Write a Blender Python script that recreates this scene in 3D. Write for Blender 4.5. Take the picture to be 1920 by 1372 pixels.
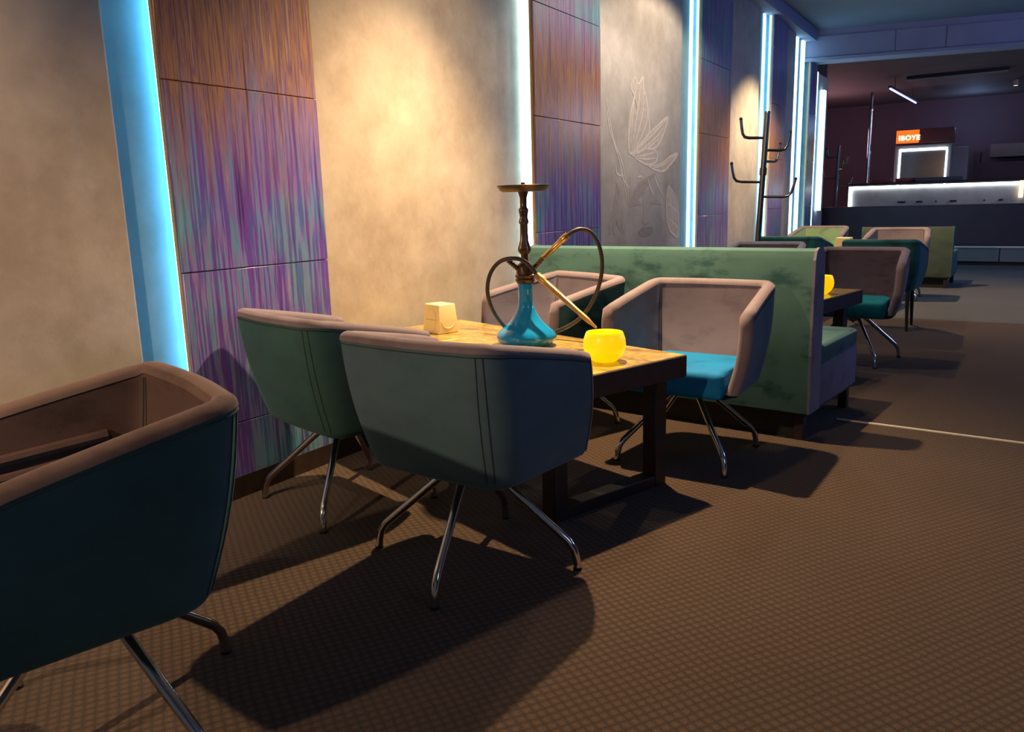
import bpy, bmesh, math, random
from mathutils import Vector, Matrix

# ------------------------------------------------------------------ scene, camera, lights
S = bpy.context.scene
for o in list(bpy.data.objects):
    bpy.data.objects.remove(o, do_unlink=True)
COL = S.collection
PI = math.pi
random.seed(7)

cd = bpy.data.cameras.new('camera'); cam = bpy.data.objects.new('camera', cd); COL.objects.link(cam)
cd.sensor_fit = 'HORIZONTAL'; cd.sensor_width = 36.0; cd.lens = 36.0 * 1480 / 1920
cd.clip_start = 0.05; cd.clip_end = 200
_r = Vector((0.849377, 0.527103, -0.026843)); _d = Vector((0.082482, -0.182804, -0.979683)); _f = Vector((-0.521301, 0.829907, -0.198746))
_m = Matrix(((_r.x, -_d.x, -_f.x, 0), (_r.y, -_d.y, -_f.y, 0), (_r.z, -_d.z, -_f.z, 1.1), (0, 0, 0, 1)))
cam.matrix_world = _m
S.camera = cam

S.view_settings.view_transform = 'Standard'; S.view_settings.look = 'None'
S.view_settings.gamma = 1; S.view_settings.use_curve_mapping = False
S.view_settings.exposure = 0.0

W = bpy.data.worlds.new('world'); S.world = W; W.use_nodes = True
W.node_tree.nodes['Background'].inputs[0].default_value = (0.30, 0.36, 0.50, 1)
W.node_tree.nodes['Background'].inputs[1].default_value = 0.14


def lamp(name, kind, loc, energy, color, size=0.05, target=None, spot=None, blend=0.1):
    l = bpy.data.lights.new(name, kind); l.energy = energy; l.color = color
    if kind == 'AREA': l.shape = 'DISK'; l.size = size
    else: l.shadow_soft_size = size
    if spot: l.spot_size = math.radians(spot); l.spot_blend = blend
    o = bpy.data.objects.new(name, l); COL.objects.link(o); o.location = loc
    if target is not None:
        o.rotation_euler = (Vector(target) - Vector(loc)).to_track_quat('-Z', 'Y').to_euler()
    return o


WARM = (1.0, 0.68, 0.36)
lamp('warm_spot', 'SPOT', (-1.70, 3.46, 2.86), 770, WARM, 0.028, (-1.68, 2.8, 0), 102, 1.0)
lamp('wall_fill_spot', 'SPOT', (-1.25, 3.25, 3.15), 105, (1.0, 0.74, 0.48), 0.03, (-2.59, 3.25, 1.95), 54, 1.0)  # unseen lamp added to brighten the upper plaster
lamp('wall_fill_spot', 'SPOT', (-1.30, -0.4, 3.15), 420, (1.0, 0.66, 0.38), 0.03, (-2.5, 0.55, 1.35), 50, 1.0)  # unseen lamp added to brighten the near left wall
lamp('warm_spot', 'SPOT', (-1.90, -1.6, 2.12), 195, (1.0, 0.64, 0.38), 0.04, (-1.6, 0.6, 0.6), 140, 0.6)
lamp('warm_spot', 'SPOT', (-1.55, 5.3, 2.7), 60, (1.0, 0.80, 0.62), 0.03, (-1.6, 5.4, 0), 160, 0.4)  # extra unseen lamp added to brighten the mural panel
lamp('warm_spot', 'SPOT', (-1.70, 6.3, 3.0), 80, (1.0, 0.76, 0.52), 0.035, (-1.7, 6.3, 0), 150, 0.25)
lamp('warm_spot', 'SPOT', (-1.75, 9.2, 3.0), 430, WARM, 0.035, (-1.75, 9.2, 0), 110, 0.6)
lamp('room_fill', 'POINT', (3.0, 0.8, 2.4), 30, (0.6, 0.75, 1.0), 0.6)  # unseen soft fill added for the chairs' right sides
lamp('blue_fill', 'POINT', (4.2, 9.5, 2.4), 190, (0.16, 0.34, 1.0), 0.4)  # unseen blue fill added to tint the ceiling
lamp('bar_red_fill', 'POINT', (-3.6, 18.6, 2.2), 60, (1.0, 0.48, 0.58), 0.3)  # unseen lamp added to redden the left of the bar wall
lamp('bar_blue', 'POINT', (-0.9, 20.6, 2.75), 14, (0.35, 0.55, 1.0), 0.2)
lamp('bar_fill', 'POINT', (3.0, 16.0, 2.9), 110, (0.75, 0.75, 1.0), 0.4)  # unseen fill added to lift the dark bar area


# ------------------------------------------------------------------ node materials
def new_mat(name):
    m = bpy.data.materials.new(name); m.use_nodes = True
    nt = m.node_tree; b = nt.nodes['Principled BSDF']
    return m, nt, b


def link(nt, a, b): nt.links.new(a, b)


def noise(nt, scale, detail=3, rough=0.5, vec=None, mscale=(1, 1, 1), rot=(0, 0, 0)):
    n = nt.nodes.new('ShaderNodeTexNoise'); n.inputs['Scale'].default_value = scale
    n.inputs['Detail'].default_value = detail; n.inputs['Roughness'].default_value = rough
    g = nt.nodes.new('ShaderNodeNewGeometry'); mp = nt.nodes.new('ShaderNodeMapping')
    mp.inputs['Scale'].default_value = mscale; mp.inputs['Rotation'].default_value = rot
    link(nt, vec or g.outputs['Position'], mp.inputs['Vector']); link(nt, mp.outputs[0], n.inputs['Vector'])
    return n.outputs['Fac']


def ramp(nt, fac, stops, interp='LINEAR'):
    r = nt.nodes.new('ShaderNodeValToRGB'); r.color_ramp.interpolation = interp
    e = r.color_ramp.elements
    while len(e) > 1: e.remove(e[-1])
    for i, (p, c) in enumerate(stops):
        el = e[0] if i == 0 else e.new(p)
        el.position = p; el.color = (*c, 1) if len(c) == 3 else c
    link(nt, fac, r.inputs[0]); return r.outputs[0]


def mixc(nt, fac, a, b, mode='MIX'):
    m = nt.nodes.new('ShaderNodeMix'); m.data_type = 'RGBA'; m.blend_type = mode
    for sock, v in ((m.inputs['Factor'], fac), (m.inputs['A'], a), (m.inputs['B'], b)): pass
    def put(s, v):
        if hasattr(v, 'is_output'): link(nt, v, s)
        elif isinstance(v, (int, float)): s.default_value = v
        else: s.default_value = (*v, 1)
    put(m.inputs[0], fac); put(m.inputs[6], a); put(m.inputs[7], b)
    return m.outputs[2]


def math_(nt, op, a, b=None, clamp=False):
    m = nt.nodes.new('ShaderNodeMath'); m.operation = op; m.use_clamp = clamp
    for i, v in enumerate((a, b)):
        if v is None: continue
        if hasattr(v, 'is_output'): link(nt, v, m.inputs[i])
        else: m.inputs[i].default_value = v
    return m.outputs[0]


def bump(nt, b, h, strength=0.3, dist=0.01):
    n = nt.nodes.new('ShaderNodeBump'); n.inputs['Strength'].default_value = strength
    n.inputs['Distance'].default_value = dist
    link(nt, h, n.inputs['Height']); link(nt, n.outputs[0], b.inputs['Normal'])


def plain(name, col, rough=0.5, metal=0.0, var=0.12, scale=30, coat=0.0, spec=0.5):
    m, nt, b = new_mat(name)
    f = noise(nt, scale, 4)
    lo = tuple(c * (1 - var) for c in col); hi = tuple(min(1, c * (1 + var)) for c in col)
    link(nt, ramp(nt, f, [(0.3, lo), (0.7, hi)]), b.inputs['Base Color'])
    b.inputs['Roughness'].default_value = rough; b.inputs['Metallic'].default_value = metal
    b.inputs['Coat Weight'].default_value = coat; b.inputs['Specular IOR Level'].default_value = spec
    return m


def velvet(name, col, brushed, sheen=0.5, tint=None):
    m, nt, b = new_mat(name)
    f = noise(nt, 7, 6, 0.6, mscale=(0.75, 0.9, 1.5)); f2 = noise(nt, 3.0, 2)
    c1 = ramp(nt, f, [(0.33, brushed), (0.47, col), (0.7, tuple(min(1, c * 1.10) for c in col))])
    c2 = ramp(nt, f2, [(0.3, (0.88, 0.88, 0.88)), (0.7, (1.08, 1.08, 1.08))])
    link(nt, mixc(nt, 1.0, c1, c2, 'MULTIPLY'), b.inputs['Base Color'])
    b.inputs['Roughness'].default_value = 0.75; b.inputs['Specular IOR Level'].default_value = 0.15
    b.inputs['Sheen Weight'].default_value = sheen; b.inputs['Sheen Roughness'].default_value = 0.35
    b.inputs['Sheen Tint'].default_value = (*(tint or tuple(min(1, c * 2.2 + 0.08) for c in col)), 1)
    bump(nt, b, noise(nt, 260, 2), 0.15, 0.002)
    return m


def emit(name, col, strength):
    m, nt, b = new_mat(name)
    b.inputs['Base Color'].default_value = (*col, 1)
    b.inputs['Emission Color'].default_value = (*col, 1); b.inputs['Emission Strength'].default_value = strength
    return m


def plaster(name, col, dark, light):
    m, nt, b = new_mat(name)
    f = noise(nt, 2.2, 6, 0.62); f2 = noise(nt, 9, 5, 0.65)
    c = ramp(nt, f, [(0.36, dark), (0.5, col), (0.64, light)])
    c2 = ramp(nt, f2, [(0.3, (0.9, 0.9, 0.88)), (0.62, (1.04, 1.04, 1.04))])
    link(nt, mixc(nt, 1.0, c, c2, 'MULTIPLY'), b.inputs['Base Color'])
    b.inputs['Roughness'].default_value = 0.55; b.inputs['Specular IOR Level'].default_value = 0.3
    bump(nt, b, f2, 0.15, 0.01)
    return m


def tile_mat():
    m, nt, b = new_mat('glazed_streak_tile')
    fine = noise(nt, 1.0, 4, 0.6, mscale=(60, 66, 2.2)); mid = noise(nt, 1.0, 3, 0.55, mscale=(16, 20, 1.6), rot=(0.05, 0, 0))
    patch = noise(nt, 1.0, 3, 0.5, mscale=(2.5, 3.2, 2.0))
    cool = ramp(nt, fine, [(0.26, (0.045, 0.02, 0.11)), (0.40, (0.20, 0.06, 0.38)), (0.47, (0.07, 0.10, 0.42)), (0.53, (0.32, 0.17, 0.46)),
                           (0.60, (0.07, 0.32, 0.45)), (0.66, (0.26, 0.09, 0.40)), (0.78, (0.42, 0.40, 0.52))])
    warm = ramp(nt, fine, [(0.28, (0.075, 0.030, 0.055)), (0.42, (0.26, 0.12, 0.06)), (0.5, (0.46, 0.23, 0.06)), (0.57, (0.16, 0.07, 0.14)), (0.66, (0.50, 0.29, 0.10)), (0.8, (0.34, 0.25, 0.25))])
    teal = ramp(nt, fine, [(0.3, (0.03, 0.05, 0.16)), (0.5, (0.05, 0.32, 0.40)), (0.62, (0.16, 0.48, 0.46)), (0.75, (0.20, 0.07, 0.38))])
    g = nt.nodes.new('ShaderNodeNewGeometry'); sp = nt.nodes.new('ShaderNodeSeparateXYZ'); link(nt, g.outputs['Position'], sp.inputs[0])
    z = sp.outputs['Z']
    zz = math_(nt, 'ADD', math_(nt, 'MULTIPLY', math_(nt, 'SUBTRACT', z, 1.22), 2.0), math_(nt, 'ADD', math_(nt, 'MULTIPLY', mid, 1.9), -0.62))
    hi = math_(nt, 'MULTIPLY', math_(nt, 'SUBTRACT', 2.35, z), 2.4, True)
    fac = math_(nt, 'MULTIPLY', math_(nt, 'SUBTRACT', zz, 0.12, True), hi, True)  # tan band by height: warm lamp reflection painted into the glaze
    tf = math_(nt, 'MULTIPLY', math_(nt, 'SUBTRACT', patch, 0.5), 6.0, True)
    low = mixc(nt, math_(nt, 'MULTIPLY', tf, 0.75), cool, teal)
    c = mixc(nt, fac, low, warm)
    link(nt, c, b.inputs['Base Color'])
    b.inputs['Metallic'].default_value = 0.1; b.inputs['Roughness'].default_value = 0.36
    b.inputs['Coat Weight'].default_value = 0.25; b.inputs['Coat Roughness'].default_value = 0.2
    bump(nt, b, fine, 0.12, 0.004)
    return m


def carpet(name, a, bcol, cell=0.024):
    m, nt, b = new_mat(name)
    g = nt.nodes.new('ShaderNodeNewGeometry'); mp = nt.nodes.new('ShaderNodeMapping')
    mp.inputs['Rotation'].default_value = (0, 0, math.radians(33)); link(nt, g.outputs['Position'], mp.inputs['Vector'])
    dn = nt.nodes.new('ShaderNodeTexNoise'); dn.inputs['Scale'].default_value = 25
    sp = nt.nodes.new('ShaderNodeSeparateXYZ'); link(nt, mp.outputs[0], sp.inputs[0])
    k = PI / cell
    def axis(s):
        w = math_(nt, 'ADD', math_(nt, 'MULTIPLY', s, k), math_(nt, 'MULTIPLY', dn.outputs['Fac'], 3.6))
        return math_(nt, 'ABSOLUTE', math_(nt, 'SINE', w))
    h = math_(nt, 'MULTIPLY', axis(sp.outputs['X']), axis(sp.outputs['Y']))
    hs = math_(nt, 'POWER', h, 0.6)
    sp2 = noise(nt, 420, 2, 0.7); big = noise(nt, 1.3, 3)
    t = math_(nt, 'ADD', math_(nt, 'MULTIPLY', hs, 0.30), math_(nt, 'MULTIPLY', sp2, 1.14))
    c = ramp(nt, t, [(0.38, tuple(x * 0.22 for x in a)), (0.72, a), (1.05 if False else 1.0, bcol)])
    c2 = ramp(nt, big, [(0.3, (0.85, 0.85, 0.85)), (0.7, (1.1, 1.1, 1.1))])
    link(nt, mixc(nt, 1.0, c, c2, 'MULTIPLY'), b.inputs['Base Color'])
    b.inputs['Roughness'].default_value = 0.95; b.inputs['Specular IOR Level'].default_value = 0.1
    b.inputs['Sheen Weight'].default_value = 0.15
    bump(nt, b, t, 0.6, 0.006)
    return m


def wood(name, a, bcol, rough=0.35):
    m, nt, b = new_mat(name)
    f = noise(nt, 1.0, 6, 0.62, mscale=(5, 16, 20), rot=(0, 0, math.radians(18.5))); f2 = noise(nt, 30, 6, 0.7)
    c = ramp(nt, f, [(0.34, a), (0.52, bcol), (0.66, tuple(min(1, x * 1.25) for x in bcol))])
    c2 = ramp(nt, f2, [(0.38, (0.6, 0.55, 0.48)), (0.58, (1.06, 1.06, 1.06))])
    link(nt, mixc(nt, 1.0, c, c2, 'MULTIPLY'), b.inputs['Base Color'])
    b.inputs['Roughness'].default_value = rough; b.inputs['Specular IOR Level'].default_value = 0.5; b.inputs['Coat Weight'].default_value = 0.7; b.inputs['Coat Roughness'].default_value = 0.12
    bump(nt, b, f2, 0.06, 0.003)
    return m


M = {}
M['plaster'] = plaster('warm_plaster', (0.46, 0.385, 0.31), (0.385, 0.31, 0.24), (0.53, 0.455, 0.37))
M['plaster_grey'] = plaster('grey_plaster', (0.50, 0.48, 0.46), (0.42, 0.40, 0.38), (0.58, 0.56, 0.54))
M['niche'] = plaster('blue_glow_recess', (0.26, 0.46, 0.56), (0.23, 0.41, 0.50), (0.29, 0.50, 0.60))  # blue glow of the LED strips put into the recess colour
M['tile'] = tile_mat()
M['gold'] = plain('gold_edge', (0.62, 0.36, 0.12), 0.4, 0.5)
M['carpet'] = carpet('brown_woven_carpet', (0.054, 0.033, 0.022), (0.135, 0.083, 0.051))
M['carpet_grey'] = carpet('grey_carpet', (0.085, 0.09, 0.095), (0.16, 0.17, 0.18), 0.03)
M['ceiling'] = plain('ceiling_paint', (0.22, 0.26, 0.34), 0.8, 0, 0.05, 2)
M['ceiling_dark'] = plain('bar_ceiling_paint', (0.10, 0.085, 0.085), 0.8, 0, 0.1, 2)
M['bar_wall'] = plain('dark_plum_wall', (0.085, 0.055, 0.075), 0.7, 0, 0.12, 1.2)
M['fascia'] = plain('fascia_board', (0.30, 0.32, 0.46), 0.7, 0, 0.05, 3)
M['black'] = plain('black_board', (0.016, 0.014, 0.015), 0.6)
M['frame'] = plain('dark_walnut', (0.030, 0.018, 0.014), 0.5, 0, 0.25, 20)
M['top'] = wood('honey_wood_top', (0.24, 0.135, 0.03), (0.54, 0.375, 0.09))
M['chrome'] = plain('chrome', (0.72, 0.70, 0.68), 0.12, 1.0, 0.04)
M['steel_dark'] = plain('dark_steel', (0.20, 0.19, 0.19), 0.28, 1.0, 0.05)
M['rubber'] = plain('black_rubber', (0.012, 0.012, 0.012), 0.7)
M['teal'] = velvet('teal_velvet', (0.050, 0.120, 0.118), (0.044, 0.106, 0.104))
M['teal_light'] = velvet('sage_teal_velvet', (0.066, 0.150, 0.150), (0.022, 0.072, 0.080))
M['teal_deep'] = velvet('deep_teal_velvet', (0.020, 0.115, 0.125), (0.012, 0.06, 0.07))
M['blue'] = velvet('slate_blue_velvet', (0.085, 0.155, 0.205), (0.075, 0.137, 0.182))
M['mauve'] = velvet('mauve_velvet', (0.215, 0.175, 0.205), (0.170, 0.135, 0.160), 0.45)
M['mauve_dark'] = velvet('plum_velvet', (0.095, 0.070, 0.100), (0.065, 0.05, 0.07))
M['lavender'] = velvet('lavender_velvet', (0.20, 0.19, 0.27), (0.14, 0.13, 0.19))
M['seat_blue'] = velvet('bright_blue_velvet', (0.008, 0.20, 0.50), (0.007, 0.15, 0.38), 0.2)
M['seat_teal'] = velvet('bright_teal_velvet', (0.012, 0.24, 0.30), (0.010, 0.15, 0.2), 0.2)
M['green'] = velvet('sage_green_velvet', (0.22, 0.34, 0.20), (0.12, 0.22, 0.14))
M['mauve_shaded'] = velvet('shaded_mauve_velvet', (0.10, 0.065, 0.060), (0.07, 0.045, 0.042))  # mauve lining of the nearest chair, its shade put into the colour
M['rim_shaded'] = velvet('shaded_rim_velvet', (0.165, 0.115, 0.105), (0.12, 0.08, 0.075))  # mauve rim of the nearest chair, darkened to paint in dim light
M['green_dark'] = velvet('dark_olive_green_velvet', (0.060, 0.085, 0.070), (0.045, 0.065, 0.055))
M['thread'] = plain('dark_thread', (0.03, 0.035, 0.035), 0.8)
M['navy'] = plain('navy_upholstery', (0.075, 0.052, 0.068), 0.75, 0, 0.2, 1.5)
M['bronze'] = plain('brushed_bronze', (0.105, 0.068, 0.045), 0.33, 0.8, 0.1, 60)
M['brass'] = plain('gold_metal', (0.62, 0.40, 0.13), 0.28, 0.85, 0.1, 80)
M['hose'] = plain('matt_black_hose', (0.045, 0.035, 0.028), 0.42)
M['cream'] = plain('cream_plastic', (0.86, 0.74, 0.40), 0.35, 0, 0.03, 10)
M['cream_dark'] = plain('cream_plastic_slot', (0.50, 0.40, 0.2), 0.4, 0, 0.03, 10)
M['wax'] = plain('candle_wax', (0.85, 0.75, 0.5), 0.5)
M['steel_trim'] = plain('pale_metal_strip', (0.85, 0.80, 0.74), 0.45, 0.2, 0.04)
M['grey_panel'] = plain('pale_grey_panel', (0.22, 0.21, 0.21), 0.6, 0, 0.06, 4)
M['grey_metal'] = plain('grey_cabinet', (0.20, 0.20, 0.22), 0.45, 0.2, 0.06, 4)
M['red_box'] = plain('red_plastic', (0.30, 0.05, 0.05), 0.5)
M['blue_tray'] = plain('blue_tray', (0.03, 0.05, 0.12), 0.4)
M['bar_front'] = plain('bar_front_marble', (0.66, 0.60, 0.56), 0.4, 0, 0.2, 3.5)
M['mural_light'] = plain('mural_pale_line', (0.72, 0.68, 0.63), 0.6)
M['mural_mid'] = plain('mural_grey_wash', (0.54, 0.515, 0.485), 0.6)
M['mural_dark'] = plain('mural_dark_line', (0.30, 0.27, 0.26), 0.6)
M['mural_hair'] = plain('mural_soft_shade', (0.39, 0.36, 0.34), 0.6)
M['led'] = emit('led_white_cyan', (0.42, 0.80, 1.0), 3.6)
M['led_strong'] = emit('led_white_strong', (0.55, 0.85, 1.0), 16.0)
M['led_soft'] = emit('led_blue', (0.16, 0.57, 1.0), 8.5)
M['led_bar'] = emit('led_bar', (0.80, 0.93, 1.0), 7.0)
M['led_violet'] = emit('led_violet', (0.35, 0.38, 1.0), 3.0)
M['led_warm'] = emit('led_warm', (1.0, 0.85, 0.6), 1.2)
M['sign'] = emit('orange_sign_face', (1.0, 0.14, 0.01), 1.3)
M['sign_core'] = emit('sign_lettering', (1.0, 0.85, 0.62), 3.0)
M['sign_box'] = plain('dark_red_sign_box', (0.13, 0.035, 0.035), 0.5)
M['fridge_glass'] = plain('dark_fridge_glass', (0.085, 0.075, 0.085), 0.15)
M['flame'] = emit('candle_flame', (1.0, 0.6, 0.15), 20)


def bowl_mat():
    m, nt, b = new_mat('glowing_amber_glass')
    f = noise(nt, 30, 3, 0.5, mscale=(0.4, 0.4, 2.5))
    link(nt, ramp(nt, f, [(0.3, (1.0, 0.52, 0.0)), (0.7, (1.0, 0.62, 0.0))]), b.inputs['Emission Color'])
    b.inputs['Base Color'].default_value = (0.9, 0.5, 0.02, 1)
    b.inputs['Emission Strength'].default_value = 0.95
    b.inputs['Roughness'].default_value = 0.3
    return m


def blue_glass():
    m, nt, b = new_mat('turquoise_glass')
    f = noise(nt, 12, 3, 0.5, mscale=(1, 1, 0.4))
    link(nt, ramp(nt, f, [(0.3, (0.008, 0.24, 0.62)), (0.7, (0.015, 0.38, 0.85))]), b.inputs['Base Color'])
    b.inputs['Roughness'].default_value = 0.05; b.inputs['IOR'].default_value = 1.5
    b.inputs['Transmission Weight'].default_value = 0.08; b.inputs['Coat Weight'].default_value = 0.6; b.inputs['Coat Roughness'].default_value = 0.02
    return m


M['bowl'] = bowl_mat(); M['blue_glass'] = blue_glass()


# ------------------------------------------------------------------ mesh helpers
def mesh_obj(name, bm, mat, parent=None, smooth=True, loc=None, rotz=0.0, angle=40):
    me = bpy.data.meshes.new(name)
    bmesh.ops.recalc_face_normals(bm, faces=bm.faces[:])
    bm.to_mesh(me); bm.free()
    me.materials.append(mat)
    if smooth:
        for p in me.polygons: p.use_smooth = True
        try: me.set_sharp_from_angle(angle=math.radians(angle))
        except Exception: pass
    o = bpy.data.objects.new(name, me); COL.objects.link(o)
    if parent: o.parent = parent
    if loc is not None: o.location = loc
    o.rotation_euler.z = rotz
    return o


def thing(name, label, cat, loc=(0, 0, 0), rotz=0.0, group=None):
    o = bpy.data.objects.new(name, None); COL.objects.link(o)
    o.empty_display_size = 0.1; o.location = loc; o.rotation_euler.z = rotz
    o['label'] = label; o['category'] = cat
    if group: o['group'] = group
    return o


def tag(o, label, cat, group=None):
    o['label'] = label; o['category'] = cat
    if group: o['group'] = group
    return o


def structure(o, label=None):
    o['kind'] = 'structure'
    if label: o['label'] = label
    return o


def bm_box(bm, lo, hi, bevel=0.0, seg=2, mat=None):
    r = bmesh.ops.create_cube(bm, size=1.0)
    vs = r['verts']
    for v in vs:
        v.co = Vector([(lo[i] + hi[i]) / 2 + v.co[i] * (hi[i] - lo[i]) for i in range(3)])
    if bevel > 0:
        es = list({e for v in vs for e in v.link_edges})
        out = bmesh.ops.bevel(bm, geom=es, offset=bevel, segments=seg, affect='EDGES', profile=0.5)
        vs = list({v for f in out['faces'] for v in f.verts} | {v for v in vs if v.is_valid})
    if mat is not None:
        bmesh.ops.transform(bm, matrix=mat, verts=[v for v in vs if v.is_valid])
    return bm


def box_obj(name, lo, hi, mat, parent=None, bevel=0.0, seg=2, loc=None, rotz=0.0):
    bm = bmesh.new(); bm_box(bm, lo, hi, bevel, seg)
    return mesh_obj(name, bm, mat, parent, bevel > 0, loc, rotz)


def bm_grid(bm, rows, close_u=False, close_v=False):
    vs = [[bm.verts.new(p) for p in r] for r in rows]
    n = len(vs); k = len(vs[0])
    for i in range(n if close_v else n - 1):
        for j in range(k if close_u else k - 1):
            a, b, c, d = vs[i][j], vs[i][(j + 1) % k], vs[(i + 1) % n][(j + 1) % k], vs[(i + 1) % n][j]
            try: bm.faces.new((a, b, c, d))
            except ValueError: pass
    return vs


def bm_tube(bm, pts, rad, n=10, caps=True):
    pts = [Vector(p) for p in pts]; N = len(pts)
    rads = rad if isinstance(rad, (list, tuple)) else [rad] * N
    T = [(pts[min(i + 1, N - 1)] - pts[max(i - 1, 0)]).normalized() for i in range(N)]
    up = Vector((0, 0, 1)) if abs(T[0].z) < 0.9 else Vector((1, 0, 0))
    X = T[0].cross(up).normalized(); rows = []
    for i in range(N):
        X = (X - T[i] * X.dot(T[i])).normalized(); Y = T[i].cross(X)
        rows.append([pts[i] + (X * math.cos(2 * PI * j / n) + Y * math.sin(2 * PI * j / n)) * rads[i] for j in range(n)])
    vs = bm_grid(bm, rows, close_u=True)
    if caps:
        bm.faces.new(vs[0][::-1]); bm.faces.new(vs[-1])
    return bm


def tube_obj(name, pts, rad, mat, parent=None, n=10):
    bm = bmesh.new(); bm_tube(bm, pts, rad, n); return mesh_obj(name, bm, mat, parent)


def lathe_obj(name, prof, mat, parent=None, n=40, flute=None, loc=None):
    bm = bmesh.new(); rows = []
    for r, z in prof:
        row = []
        for j in range(n):
            a = 2 * PI * j / n
            rr = max(r, 0.0004)
            if flute and flute[0] <= z <= flute[1]: rr *= 1 + flute[3] * math.cos(flute[2] * a)
            row.append((rr * math.cos(a), rr * math.sin(a), z))
        rows.append(row)
    vs = bm_grid(bm, rows, close_u=True)
    bm.faces.new(vs[0][::-1]); bm.faces.new(vs[-1])
    return mesh_obj(name, bm, mat, parent, True, loc)


def spline(pts, n=8):
    pts = [Vector(p) for p in pts]; out = []
    P = [pts[0] * 2 - pts[1]] + pts + [pts[-1] * 2 - pts[-2]]
    for i in range(1, len(P) - 2):
        a, b, c, d = P[i - 1:i + 3]
        for k in range(n):
            t = k / n
            out.append(0.5 * ((2 * b) + (c - a) * t + (2 * a - 5 * b + 4 * c - d) * t * t + (3 * b - a - 3 * c + d) * t ** 3))
    out.append(pts[-1]); return out


def prism_obj(name, poly, z0, z1, mat, parent=None, bevel=0.0, loc=None, rotz=0.0):
    bm = bmesh.new()
    a = [bm.verts.new((x, y, z0)) for x, y in poly]; b = [bm.verts.new((x, y, z1)) for x, y in poly]
    bm.faces.new(a[::-1]); bm.faces.new(b); n = len(poly)
    for i in range(n): bm.faces.new((a[i], a[(i + 1) % n], b[(i + 1) % n], b[i]))
    if bevel: bmesh.ops.bevel(bm, geom=bm.edges[:], offset=bevel, segments=3, affect='EDGES', profile=0.5)
    return mesh_obj(name, bm, mat, parent, True, loc, rotz)


def copy_tree(root):
    r = root.copy(); COL.objects.link(r)
    for ch in root.children:
        c = ch.copy(); COL.objects.link(c); c.parent = r
        for g in ch.children:
            d = g.copy(); COL.objects.link(d); d.parent = c
    return r


# ------------------------------------------------------------------ room shell
XP, XC, XM = -2.49, -2.59, -2.54      # fronts of the tile piers, the plaster and the raised plaster
ZT = 3.32
structure(box_obj('floor', (-2.7, -3.0, -0.05), (7.0, 7.93, 0.0), M['carpet']), 'brown woven carpet across the lounge floor')
structure(box_obj('floor', (-7.0, 7.93, -0.05), (7.0, 22.0, 0.0), M['carpet_grey']), 'grey carpet at the far end towards the bar')
structure(box_obj('trim_1', (-0.665, -0.006, 0.0), (2.6, 0.006, 0.006), M['steel_trim'], loc=(0, 4.07, 0), rotz=math.radians(-4.5)), 'pale metal strip set across the carpet')

wall = structure(box_obj('wall_left', (-2.75, -3.0, 0.0), (XC - 0.02, 13.6, ZT), M['black']), 'long left wall of plaster, tile piers and light strips')


def pier(y0, y1, joints):
    n = y1 - y0
    box_obj('pier_core', (XC, y0 + 0.05, 0.08), (XP - 0.028, y1 - 0.02, ZT), M['niche'], wall)
    box_obj('gold_edge_board', (XP - 0.028, y0, 0.08), (XP - 0.012, y1, ZT), M['gold'], wall)
    zs = [0.08] + joints + [ZT]
    for a, b in zip(zs[:-1], zs[1:]):
        h = random.uniform(-0.0015, 0.0015)
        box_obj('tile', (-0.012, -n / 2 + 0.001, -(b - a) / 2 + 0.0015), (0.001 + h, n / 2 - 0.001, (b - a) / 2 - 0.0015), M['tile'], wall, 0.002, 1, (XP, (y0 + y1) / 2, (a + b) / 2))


def plaster_panel(y0, y1, x, z1=ZT, mat='plaster', bev=0.0):
    return box_obj('plaster_panel', (XC - 0.02, y0, 0.0), (x, y1, z1), M[mat], wall, bev)


plaster_panel(-3.0, 1.623, XM, ZT, 'plaster', 0.012)            # beside the nearest light gap
box_obj('recess_panel', (XC - 0.02, 1.623, 0), (XC + 0.004, 1.85, ZT), M['niche'], wall)
pier(1.776, 2.494, [0.30, 0.895, 1.555, 2.2, 2.85])
plaster_panel(2.494, 4.36, XC)
pier(4.30, 5.218, [0.30, 0.93, 1.63, 2.28, 2.93])
plaster_panel(5.198, 6.96, XM, ZT, 'plaster_grey', 0.01)
box_obj('recess_panel', (XC - 0.02, 6.96, 0), (XC + 0.004, 7.4, ZT), M['niche'], wall)
pier(7.32, 8.24, [0.30, 0.96, 1.71, 2.36, 3.0])
plaster_panel(8.22, 9.46, XM, ZT, 'plaster_grey', 0.01)
box_obj('recess_panel', (XC - 0.02, 9.46, 0), (XC + 0.004, 9.9, ZT), M['niche'], wall)
pier(9.835, 10.52, [0.30, 0.98, 1.57, 2.2, 2.85])
plaster_panel(10.5, 11.15, XM, ZT, 'plaster_grey', 0.01)
box_obj('recess_panel', (XC - 0.02, 11.15, 0), (XC + 0.004, 11.9, ZT), M['niche'], wall)
pier(11.86, 12.30, [0.30, 0.98, 1.6, 2.25])
plaster_panel(12.25, 13.6, XC, 2.9, 'plaster_grey')


def strip(y0, y1, x0, x1, z0=0.1, z1=3.27, mat='led'):
    box_obj('light_strip', (x0, y0, z0), (x1, y1, z1), M[mat], wall, 0.003, 1)


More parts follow.
